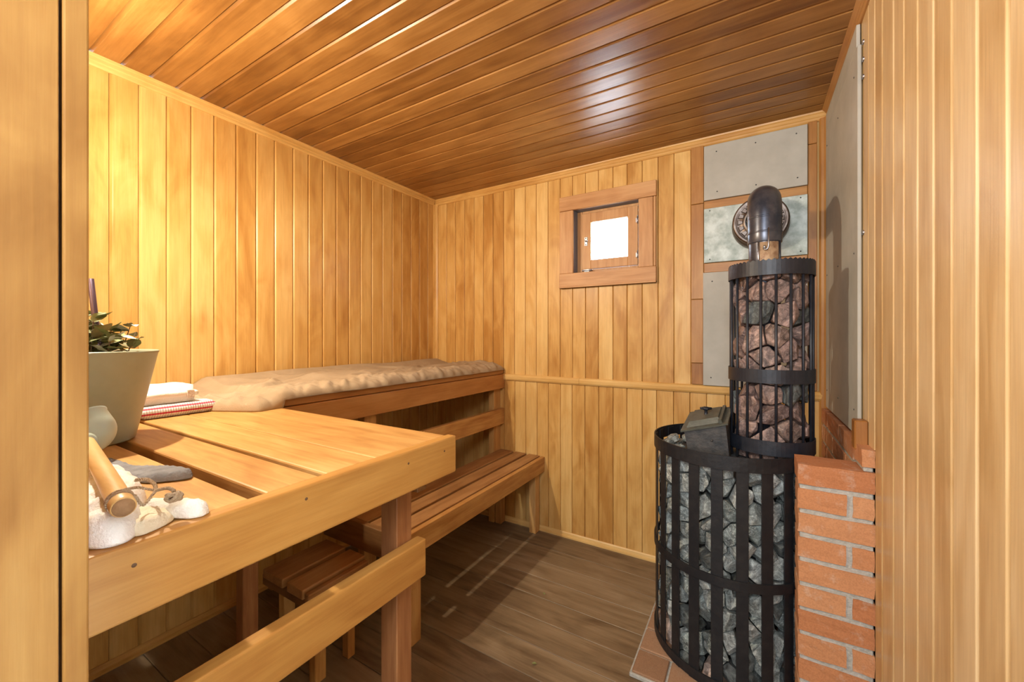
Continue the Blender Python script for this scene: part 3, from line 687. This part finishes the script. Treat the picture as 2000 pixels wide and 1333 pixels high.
# ------------------------------------------------------------------ ladle with wooden handle and twine
ld = thing('ladle', 'ladle with a round wooden handle, twine loop and pale green bowl', 'ladle', (-.8, .2, .95))
H0 = Vector((-.590, .1555, .963)); H1 = Vector((-.985, .212, .969))
dv = (H1-H0).normalized()
mb = MB(); mb.tube([H0, H0+dv*.002, H0+dv*.02, H0.lerp(H1, .5), H1], [.0098, .0112, .0112, .0108, .0098], 28); mb.build('handle', M_handle, ld)
mb = MB(); mb.tube([H0-dv*.0006, H0+dv*.0005], [.0096, .0098], 28); mb.build('handle_end', M_handle_end, ld)
bc = H1 + dv*.052 + Vector((0, 0, .006))
mb = MB(); rot = Matrix.Rotation(R(-35), 4, 'Y') @ Matrix.Rotation(R(20), 4, 'X')
mb.lathe([(.044*math.sin(PI*k/24), -.042*math.cos(PI*k/24)) for k in range(13)] + [(.045, .022), (.0465, .024), (.044, .024), (.0425, 0)] + [(.0425*math.cos(PI*k/16), -.040*math.sin(PI*k/16)) for k in range(1, 9)], 48, c=bc, mat=rot)
mb.tube([H1-dv*.012, H1+dv*.016], [.0125, .015], 20); mb.build('bowl', M_sage2, ld)
# twine
def twist(pts, r=.0017, turns=40):
    pts = [Vector(p) for p in pts]; P = []
    n = 14*len(pts)
    for i in range(n+1):
        t_ = i/n*(len(pts)-1); k = min(int(t_), len(pts)-2); f = t_-k
        p0, p1, p2, p3 = pts[max(k-1, 0)], pts[k], pts[k+1], pts[min(k+2, len(pts)-1)]
        P.append(.5*((2*p1)+(-p0+p2)*f+(2*p0-5*p1+4*p2-p3)*f*f+(-p0+3*p1-3*p2+p3)*f**3))
    for s_ in (0, 1):
        Q = []; ref = Vector((0, 0, 1))
        for i, p in enumerate(P):
            d = (P[min(i+1, n)]-P[max(i-1, 0)]).normalized(); a_ = d.cross(ref)
            a_ = a_.normalized() if a_.length > 1e-4 else Vector((1, 0, 0)); b_ = d.cross(a_)
            ph = i*.9 + PI*s_; Q.append(p+(a_*math.cos(ph)+b_*math.sin(ph))*r*.55)
        mb.tube(Q, r*.75, 6)
mb = MB()
c0 = H0 + dv*.020; c1 = H0 + dv*.027
sd = dv.cross(Vector((0, 0, 1))).normalized()
for cc in (c0, c1):
    twist([cc + (sd*math.cos(a)+Vector((0, 0, 1))*math.sin(a))*.0118 for a in [2*PI*k/10 for k in range(11)]], .0011)
K = Vector((-.655, .203, .953))
twist([c1+Vector((0, .004, .0112)), (-.645, .180, .966), (-.665, .192, .958), K], .0015)
twist([c0+Vector((0, .012, .004)), (-.612, .178, .953), (-.635, .194, .955), K], .0015)
twist([K, (-.668, .206, .957), (-.690, .205, .960), (-.700, .196, .960)], .0019)
twist([K, (-.645, .212, .955), (-.636, .216, .952)], .0019)
kr = random.Random(3)
for q in range(5):
    c = Vector((-.633, .2145, .9455)); ph = kr.uniform(0, PI)
    ax1 = Vector((math.cos(ph), math.sin(ph), kr.uniform(-.6, .6))).normalized(); ax2 = ax1.orthogonal().normalized()
    twist([c+(ax1*math.cos(a)*.008+ax2*math.sin(a)*.006) for a in [2*PI*k/8 for k in range(9)]], .0019)
mb.build('twine_loop', M_twine, ld)

# ------------------------------------------------------------------ stove
SX, SYc, SR = -.076, 1.665, .249
UX, UY, UR = .054, 1.63, .123
sv = thing('sauna_stove', 'black iron sauna stove with a round cage of flat upright bars', 'stove', (SX, SYc, .02))
mb = MB(); mb.lathe([(0, .0215), (.150, .0215), (.150, .735), (0, .735)], 40, c=(SX, SYc, 0)); mb.build('stove_body', M_iron, sv)
def band(mb, cx, cy, r, z0, z1, th, n=72):
    mb.lathe([(r, z0), (r+th, z0), (r+th, z1), (r, z1), (r, z0)], n, c=(cx, cy, 0), smooth=False)
for z0, z1 in ((.731, .776), (.362, .392), (.030, .060)):
    mb = MB(); band(mb, SX, SYc, SR, z0, z1, .005); mb.build('hoop', M_bar, sv)
for k in range(22):
    a = -PI/2 + R(12) + k*2*PI/22
    mb = MB(); rot = Matrix.Translation((SX, SYc, 0)) @ Matrix.Rotation(a, 4, 'Z')
    mb.box(SR-.0045, SR-.0005, -.0172, .0172, .022, .770, .0008, mat=rot)
    if SYc + SR*math.sin(a) > 1.46 or SX + SR*math.cos(a) < .10 or True: mb.build('cage_bar', M_bar, sv)
# hopper with lid
mb = MB()
x0, x1 = -.186, -.062; yf, yb_ = 1.502, 1.640
V = [(x0, yf, .736), (x1, yf, .736), (x1, yb_, .736), (x0, yb_, .736),
     (x0-.016, yf-.004, .821), (x1-.012, yf-.004, .858), (x1-.006, yb_+.004, .886), (x0-.006, yb_+.004, .856)]
mb.raw(V, [(0, 1, 5, 4), (1, 2, 6, 5), (2, 3, 7, 6), (3, 0, 4, 7), (4, 5, 6, 7), (0, 3, 2, 1)])
for zz in ((.80, -.115), (.752, -.09)): mb.tube([(zz[1], yf-.010, zz[0]), (zz[1], yf-.001, zz[0])], .004, 8)
hp = mb.build('hopper', M_iron, sv)
A, B, C2, D2 = [Vector(V[i]) for i in (4, 5, 6, 7)]
nrm = (B-A).cross(D2-A).normalized()
def quadslab(mb, q, o0, o1):
    b_ = [p+nrm*o0 for p in q]; t_ = [p+nrm*o1 for p in q]
    mb.raw(b_+t_, [(3, 2, 1, 0), (4, 5, 6, 7), (0, 1, 5, 4), (1, 2, 6, 5), (2, 3, 7, 6), (3, 0, 4, 7)])
def inset(q, k): c = sum(q, Vector())/4; return [p.lerp(c, k) for p in q]
mb = MB(); q0 = inset([A, B, C2, D2], -.13); quadslab(mb, q0, .0005, .006)
q1 = inset([A, B, C2, D2], .13); q2 = inset([A, B, C2, D2], .30)
b_ = [p+nrm*.006 for p in q1]; t_ = [p+nrm*.022 for p in q2]; mb.raw(b_+t_, [(4, 5, 6, 7), (0, 1, 5, 4), (1, 2, 6, 5), (2, 3, 7, 6), (3, 0, 4, 7)])
bb = [A.lerp(B, .86)+nrm*.006, A.lerp(B, .94)+nrm*.006, D2.lerp(C2, .94)+nrm*.006, D2.lerp(C2, .86)+nrm*.006]; quadslab(mb, bb, 0, .012)
lid = mb.build('lid', simple('greenish_cast_iron', (.06, .065, .052), .5, .15, 25, (.10, .105, .085), .25, 120), sv)
kc = sum([A, B, C2, D2], Vector())/4 + nrm*.019
mb = MB(); mb.lathe([(.008, -.004), (.006, .004), (.005, .014), (.011, .017), (.0145, .021), (.012, .026), (0, .028)], 16, c=kc); 
for a in (0, 90, 180, 270): mb.tube([kc+Vector((0, 0, .021)), kc+Vector((.019*math.cos(R(a+20)), .019*math.sin(R(a+20)), .022))], [.005, .004], 8)
ko = mb.build('knob', M_black, lid)

# tall basket
tb = thing('flue_basket', 'tall round black wire basket of rocks around the flue pipe', 'basket', (UX, UY, .737))
for z0, z1 in ((1.347, 1.393), (1.000, 1.044), (.771, .817)):
    mb = MB(); band(mb, UX, UY, UR, z0, z1, .003, 64); mb.build('hoop', M_black, tb)
# zigzag edge of the expanded top
mb = MB(); nz = 52
for z_ in (1.3935,):
    V = []; F = []
    for k in range(nz*2):
        a = 2*PI*k/(nz*2); r_ = UR+.001; zt = z_ + (.0045 if k % 2 else -.001)
        V += [(UX+r_*math.cos(a), UY+r_*math.sin(a), z_-.006), (UX+r_*math.cos(a), UY+r_*math.sin(a), zt), (UX+(r_-.004)*math.cos(a), UY+(r_-.004)*math.sin(a), zt), (UX+(r_-.004)*math.cos(a), UY+(r_-.004)*math.sin(a), z_-.006)]
    n_ = nz*2
    for k in range(n_):
        a = k*4; b_ = ((k+1) % n_)*4
        for q in range(4): F.append((a+q, b_+q, b_+(q+1) % 4, a+(q+1) % 4))
    mb.raw(V, F)
mb.build('serrated_rim', M_black, tb)
for k in range(18):
    a = -PI/2 + R(6) + k*2*PI/18; x_, y_ = UX+(UR-.0045)*math.cos(a), UY+(UR-.0045)*math.sin(a)
    mb = MB(); mb.tube([(x_, y_, .742), (x_, y_, 1.385)], .0042, 8); mb.build('cage_rod', M_black, tb)

# flue
PX, PY, PR, PZ = .038, 1.63, .0515, 1.640
fl = thing('flue_pipe', 'dark steel flue pipe with an elbow going into the far wall', 'flue pipe', (PX, PY, .737))
BR = .082
mb = MB(); mb.lathe([(0, .737), (PR-.004, .737), (PR-.004, 1.475), (PR-.004, 1.49)], 40, c=(PX, PY, 0)); mb.build('lower_pipe', M_pipe, fl)
path = [(PX, PY, 1.470), (PX, PY, 1.472)]
path += [(PX, PY, 1.50), (PX, PY, PZ-BR)]
for k in range(1, 15):
    a = PI/2*k/14; path.append((PX, PY+BR-BR*math.cos(a), PZ-BR+BR*math.sin(a)))
path += [(PX, 1.80, PZ), (PX, 2.0, PZ+.004)]
rad = [PR-.001, PR] + [PR]*(len(path)-2)
mb = MB(); mb.tube(path, rad, 44)
mb.lathe([(PR, -.003), (PR+.0022, 0), (PR, .003)], 44, c=(PX, PY, 1.505)); mb.lathe([(PR, -.003), (PR+.002, 0), (PR, .003)], 44, c=(PX, PY, 1.556))
mb.build('elbow', M_pipe, fl)
# rusty heat plate and damper hook on the near side of the lower pipe
mb = MB(); mb.lathe([(PR-.0035, 1.36), (PR-.002, 1.36), (PR-.002, 1.468), (PR-.0035, 1.468), (PR-.0035, 1.36)], 20, c=(PX, PY, 0), a0=R(-108), a1=R(-38)); mb.build('rusty_plate', M_rust, fl)
for a, m_ in ((-111, M_steel), (-34, M_black)):
    mb = MB(); x_, y_ = PX+PR*math.cos(R(a)), PY+PR*math.sin(R(a)); mb.tube([(x_, y_, 1.37), (x_, y_, 1.469)], .003, 8); mb.build('damper_rod', m_, fl)
a = R(-80); hx, hy = PX+(PR+.006)*math.cos(a), PY+(PR+.006)*math.sin(a)
mb = MB(); mb.tube([(hx, hy, 1.512), (hx, hy, 1.452), (hx-.002, hy, 1.443), (hx-.008, hy, 1.439), (hx-.014, hy+.004, 1.444), (hx-.013, hy+.012, 1.452)], .0026, 8)
mb.lathe([(0, -.006), (.004, -.004), (.0045, 0), (.004, .004), (0, .006)], 10, c=(hx-.011, hy+.006, 1.45)); mb.build('damper_hook', M_steel, fl)
# wall collar
mc_ = thing('wall_collar', 'round crimped steel collar where the flue enters the far wall', 'collar', (PX-.006, 2.0, 1.652))
rotc = Matrix.Rotation(R(90), 4, 'X'); cc = (PX-.006, 2.02, 1.648)
mb = MB(); mb.lathe([(PR+.001, .012), (PR+.008, .016), (PR+.012, .008), (.091, .006), (.098, .010), (.104, .006), (.106, -.004), (.104, -.016), (.098, -.02), (.101, -.036), (.107, -.042), (.110, -.064), (.110, -.0815)], 64, c=cc, mat=rotc); mb.build('drum', M_collar, mc_)
mb = MB()
for k in range(18):
    t_ = 2*PI*k/18; r0, r1 = PR+.013, .086
    w0, w1 = .0072, .0115
    def pt(r, ww, d): return (cc[0]+r*math.cos(t_)-ww*math.sin(t_), cc[1]-d, cc[2]+r*math.sin(t_)+ww*math.cos(t_))
    V = [pt(r0, -w0, .006), pt(r1, -w1, .006), pt(r1, w1, .006), pt(r0, w0, .006), pt(r0+.003, -w0+.002, .0115), pt(r1-.003, -w1+.003, .0115), pt(r1-.003, w1-.003, .0115), pt(r0+.003, w0-.002, .0115)]
    mb.raw(V, [(4, 5, 6, 7), (0, 1, 5, 4), (1, 2, 6, 5), (2, 3, 7, 6), (3, 0, 4, 7)])
mb.build('crimps', M_collar, mc_)

# ------------------------------------------------------------------ rocks
def rock_cells(cx, cy, r_in, r_out, z0, z1, az0, az1, size, seed, jit=.36, avoid=None):
    rd = random.Random(seed); seeds = []
    rows = int(round((z1-z0)/size)); rh = (z1-z0)/rows; rm = (r_in+r_out)/2
    cols = int(round((az1-az0)*rm/(size*1.05)))
    for j in range(rows):
        for i in range(cols):
            a = az0 + (az1-az0)*(i+.5+(.5 if j % 2 else 0)*.9-.25)/cols + rd.uniform(-jit, jit)*(az1-az0)/cols
            z = z0 + rh*(j+.5) + rd.uniform(-jit, jit)*rh
            seeds.append((a, z, rm + rd.uniform(-.012, .012)))
    out = []
    P = [Vector((cx+r*math.cos(a), cy+r*math.sin(a), z)) for a, z, r in seeds]
    for i, (a, z, r) in enumerate(seeds):
        if avoid and avoid(P[i]): continue
        p = P[i]; er = Vector((math.cos(a), math.sin(a), 0)); et = Vector((-math.sin(a), math.cos(a), 0)); ez = Vector((0, 0, 1))
        bm = bmesh.new(); bmesh.ops.create_cube(bm, size=1)
        S = size*2.3
        for v in bm.verts: c = v.co.copy(); v.co = p + er*c.x*S + et*c.y*S + ez*c.z*S
        def cut(co, no):
            g = bmesh.ops.bisect_plane(bm, geom=bm.verts[:]+bm.edges[:]+bm.faces[:], plane_co=co, plane_no=no, clear_outer=True)
            ed = [e for e in g['geom_cut'] if isinstance(e, bmesh.types.BMEdge)]
            if ed: bmesh.ops.edgeloop_fill(bm, edges=ed)
        for j, q in enumerate(P):
            if j == i: continue
            d = q - p
            if d.length < size*2.6:
                n_ = d.normalized(); cut(p + d*.5 - n_*.0014, n_)
        ro = r_out - rd.uniform(0, .018)
        tn = (er + et*rd.uniform(-.38, .38) + ez*rd.uniform(-.42, .42)).normalized()
        cut(Vector((cx, cy, z)) + er*ro, tn)
        tn2 = (er + et*rd.choice((-1, 1))*rd.uniform(.5, .9) + ez*rd.uniform(-.7, .7)).normalized()
        cut(p + tn2*size*rd.uniform(.38, .50), tn2)
        cut(Vector((cx, cy, z)) + er*r_in, -er)
        cut(Vector((0, 0, z0)), (0, 0, -1)); cut(Vector((0, 0, z1)), (0, 0, 1))
        for _ in range(4):
            tv = Vector((rd.uniform(-1, 1), rd.uniform(-1, 1), rd.uniform(-1, 1))).normalized()
            cut(p + tv*size*rd.uniform(.40, .6), tv)
        if len(bm.verts) < 5: bm.free(); continue
        bmesh.ops.remove_doubles(bm, verts=bm.verts[:], dist=.002)
        bmesh.ops.bevel(bm, geom=bm.edges[:], offset=.0022, segments=1, affect='EDGES', clamp_overlap=True)
        bmesh.ops.triangulate(bm, faces=bm.faces[:])
        bmesh.ops.subdivide_edges(bm, edges=[e for e in bm.edges if e.calc_length() > .014], cuts=1)
        bmesh.ops.triangulate(bm, faces=bm.faces[:])
        for v in bm.verts:
            k = noise.noise(v.co*45)*.5 + noise.noise(v.co*110)*.3
            v.co = v.co + (p-v.co).normalized()*(.0008 + abs(k)*.0032)
            rr = math.hypot(v.co.x-cx, v.co.y-cy)
            if rr > r_out: s_ = r_out/rr; v.co.x = cx+(v.co.x-cx)*s_; v.co.y = cy+(v.co.y-cy)*s_
        out.append((p, a, bm))
    return out
ORD = ['first', 'second', 'third', 'fourth', 'fifth', 'sixth', 'seventh', 'eighth', 'ninth', 'tenth', 'eleventh', 'twelfth', 'thirteenth', 'fourteenth', 'fifteenth']
def emit(cells, fn, a_first, pitch, bar, z1, rh, where):
    """every rock gets a label from its colour, its row below the top and the bar it lies behind (bars counted from the left)"""
    seen = {}
    for p, a, bm in sorted(cells, key=lambda c: c[1]):
        mat, col, grp, zt, zn = fn(p, a)
        row = max(0, int((zt - p.z)/rh)); q = (a - a_first)/pitch; k = round(2*q); n_ = k//2
        if k < 0: pos = 'at left rim before first %s' % bar
        elif k % 2 == 0: pos = 'behind %s %s from left' % (ORD[n_], bar)
        else: pos = 'between %s and %s %ss' % (ORD[n_], ORD[n_+1], bar)
        key = (max(k, -1), row, zn); seen[key] = seen.get(key, 0) + 1
        ex = {1: '', 2: ', rightward', 3: ', inner', 4: ', rear'}[seen[key]]
        lab = '%s rock %s, %s row under %s%s' % (col, pos, ORD[row], zn, ex)
        if zn == 'LOWEST': lab = '%s rock %s, lowest row of drum%s' % (col, pos, ex)
        mb = MB(); mb.bm(bm); o = mb.build('rock', mat, loc=tuple(p)); tag(o, lab, 'rock', grp)
rr2 = random.Random(21)
def low_fn(p, a):
    if p.z < .09: return (M_pale, 'pale tan', 'pale stones at the foot of the drum cage', .09, 'LOWEST') if rr2.random() < .65 else (M_dark, 'dark', 'pale stones at the foot of the drum cage', .09, 'LOWEST')
    if p.z < .375: return (M_dark, 'dark', 'rocks in the lower half of the drum cage', .372, 'drum mid hoop') if rr2.random() < .16 else (M_grey, 'grey-green', 'rocks in the lower half of the drum cage', .372, 'drum mid hoop')
    return (M_dark, 'blackish', 'rocks in the upper half of the drum cage', .735, 'drum top hoop') if rr2.random() < .12 else (M_grey, 'grey', 'rocks in the upper half of the drum cage', .735, 'drum top hoop')
emit(rock_cells(SX, SYc, .158, SR-.0065, .023, .7365, R(-195), R(5), .062, 5), low_fn, -PI/2 + R(12) - 5*2*PI/22, 2*PI/22, 'bar', .7365, .062, 'drum')
def up_fn(p, a):
    q = rr2.random()
    if p.z > 1.03: return (M_dark, 'blackish', 'rocks in the top of the tall basket', 1.386, 'basket top hoop') if q < .09 else (M_red, 'reddish', 'rocks in the top of the tall basket', 1.386, 'basket top hoop')
    if p.z > .80: return (M_dark, 'blackish', 'rocks low in the tall basket', 1.03, 'basket middle hoop') if q < .12 else (M_red, 'reddish', 'rocks low in the tall basket', 1.03, 'basket middle hoop')
    return (M_red, 'small reddish', 'rocks under the tall basket', .80, 'basket bottom hoop')
emit(rock_cells(UX, UY, .053, UR-.0098, .740, 1.386, R(-185), R(15), .066, 12, jit=.30), up_fn, -PI/2 + R(6) - 4*2*PI/18, 2*PI/18, 'rod', 1.386, .066, 'basket')
# a few loose rocks lying on the stove top at the left, inside the top hoop
def loose(px, py, pz, s, seed, mat, label):
    rd = random.Random(seed); bm = bmesh.new(); bmesh.ops.create_icosphere(bm, subdivisions=2, radius=s)
    for _ in range(7):
        tv = Vector((rd.uniform(-1, 1), rd.uniform(-1, 1), rd.uniform(-1, 1))).normalized()
        g = bmesh.ops.bisect_plane(bm, geom=bm.verts[:]+bm.edges[:]+bm.faces[:], plane_co=tv*s*rd.uniform(.6, .85), plane_no=tv, clear_outer=True)
        ed = [e for e in g['geom_cut'] if isinstance(e, bmesh.types.BMEdge)]
        if ed: bmesh.ops.edgeloop_fill(bm, edges=ed)
    for v in bm.verts: v.co.z = max(v.co.z*.8, -s*.5)
    mb = MB(); mb.bm(bm, mat=Matrix.Translation((px, py, pz+s*.5))); o = mb.build('rock', mat, loc=(px, py, pz)); tag(o, label[seed-40], 'rock', 'loose rocks on top of the drum')
LL = ['small grey rock on top of the drum, left of the hopper, nearest the left rim', 'largest grey rock on top of the drum, left of the hopper',
      'small grey rock touching the left foot of the iron hopper', 'grey rock on the drum behind the left side of the hopper', 'grey rock against the back left rim on top of the drum',
      'tiny grey rock in front of the iron hopper inside the top hoop', 'tiny grey rock at the front right foot of the iron hopper']
for i, (x_, y_, s_) in enumerate(((-.268, 1.60, .020), (-.262, 1.655, .024), (-.222, 1.575, .016), (-.215, 1.70, .024), (-.268, 1.71, .020), (-.10, 1.465, .014), (-.055, 1.462, .013))):
    loose(x_, y_, .7375, s_, 40+i, M_grey, LL)

# green leaf scraps on the floor
for i, (x_, y_) in enumerate(((-.66, 1.235), (-.80, 1.60))):
    mb = MB(); leafmesh(mb, Vector((x_, y_, .003)), Vector((1, .5-i, 0)), Vector((0, 0, 1)), .016, .012, .0, 0)
    tag(mb.build('leaf_scrap', M_leaf, loc=(x_, y_, .002), fixn=False), ['tiny pale green leaf scrap on the bare floor, nearer the camera', 'tiny dark green leaf scrap on the floor near the bench shadow'][i], 'leaf')
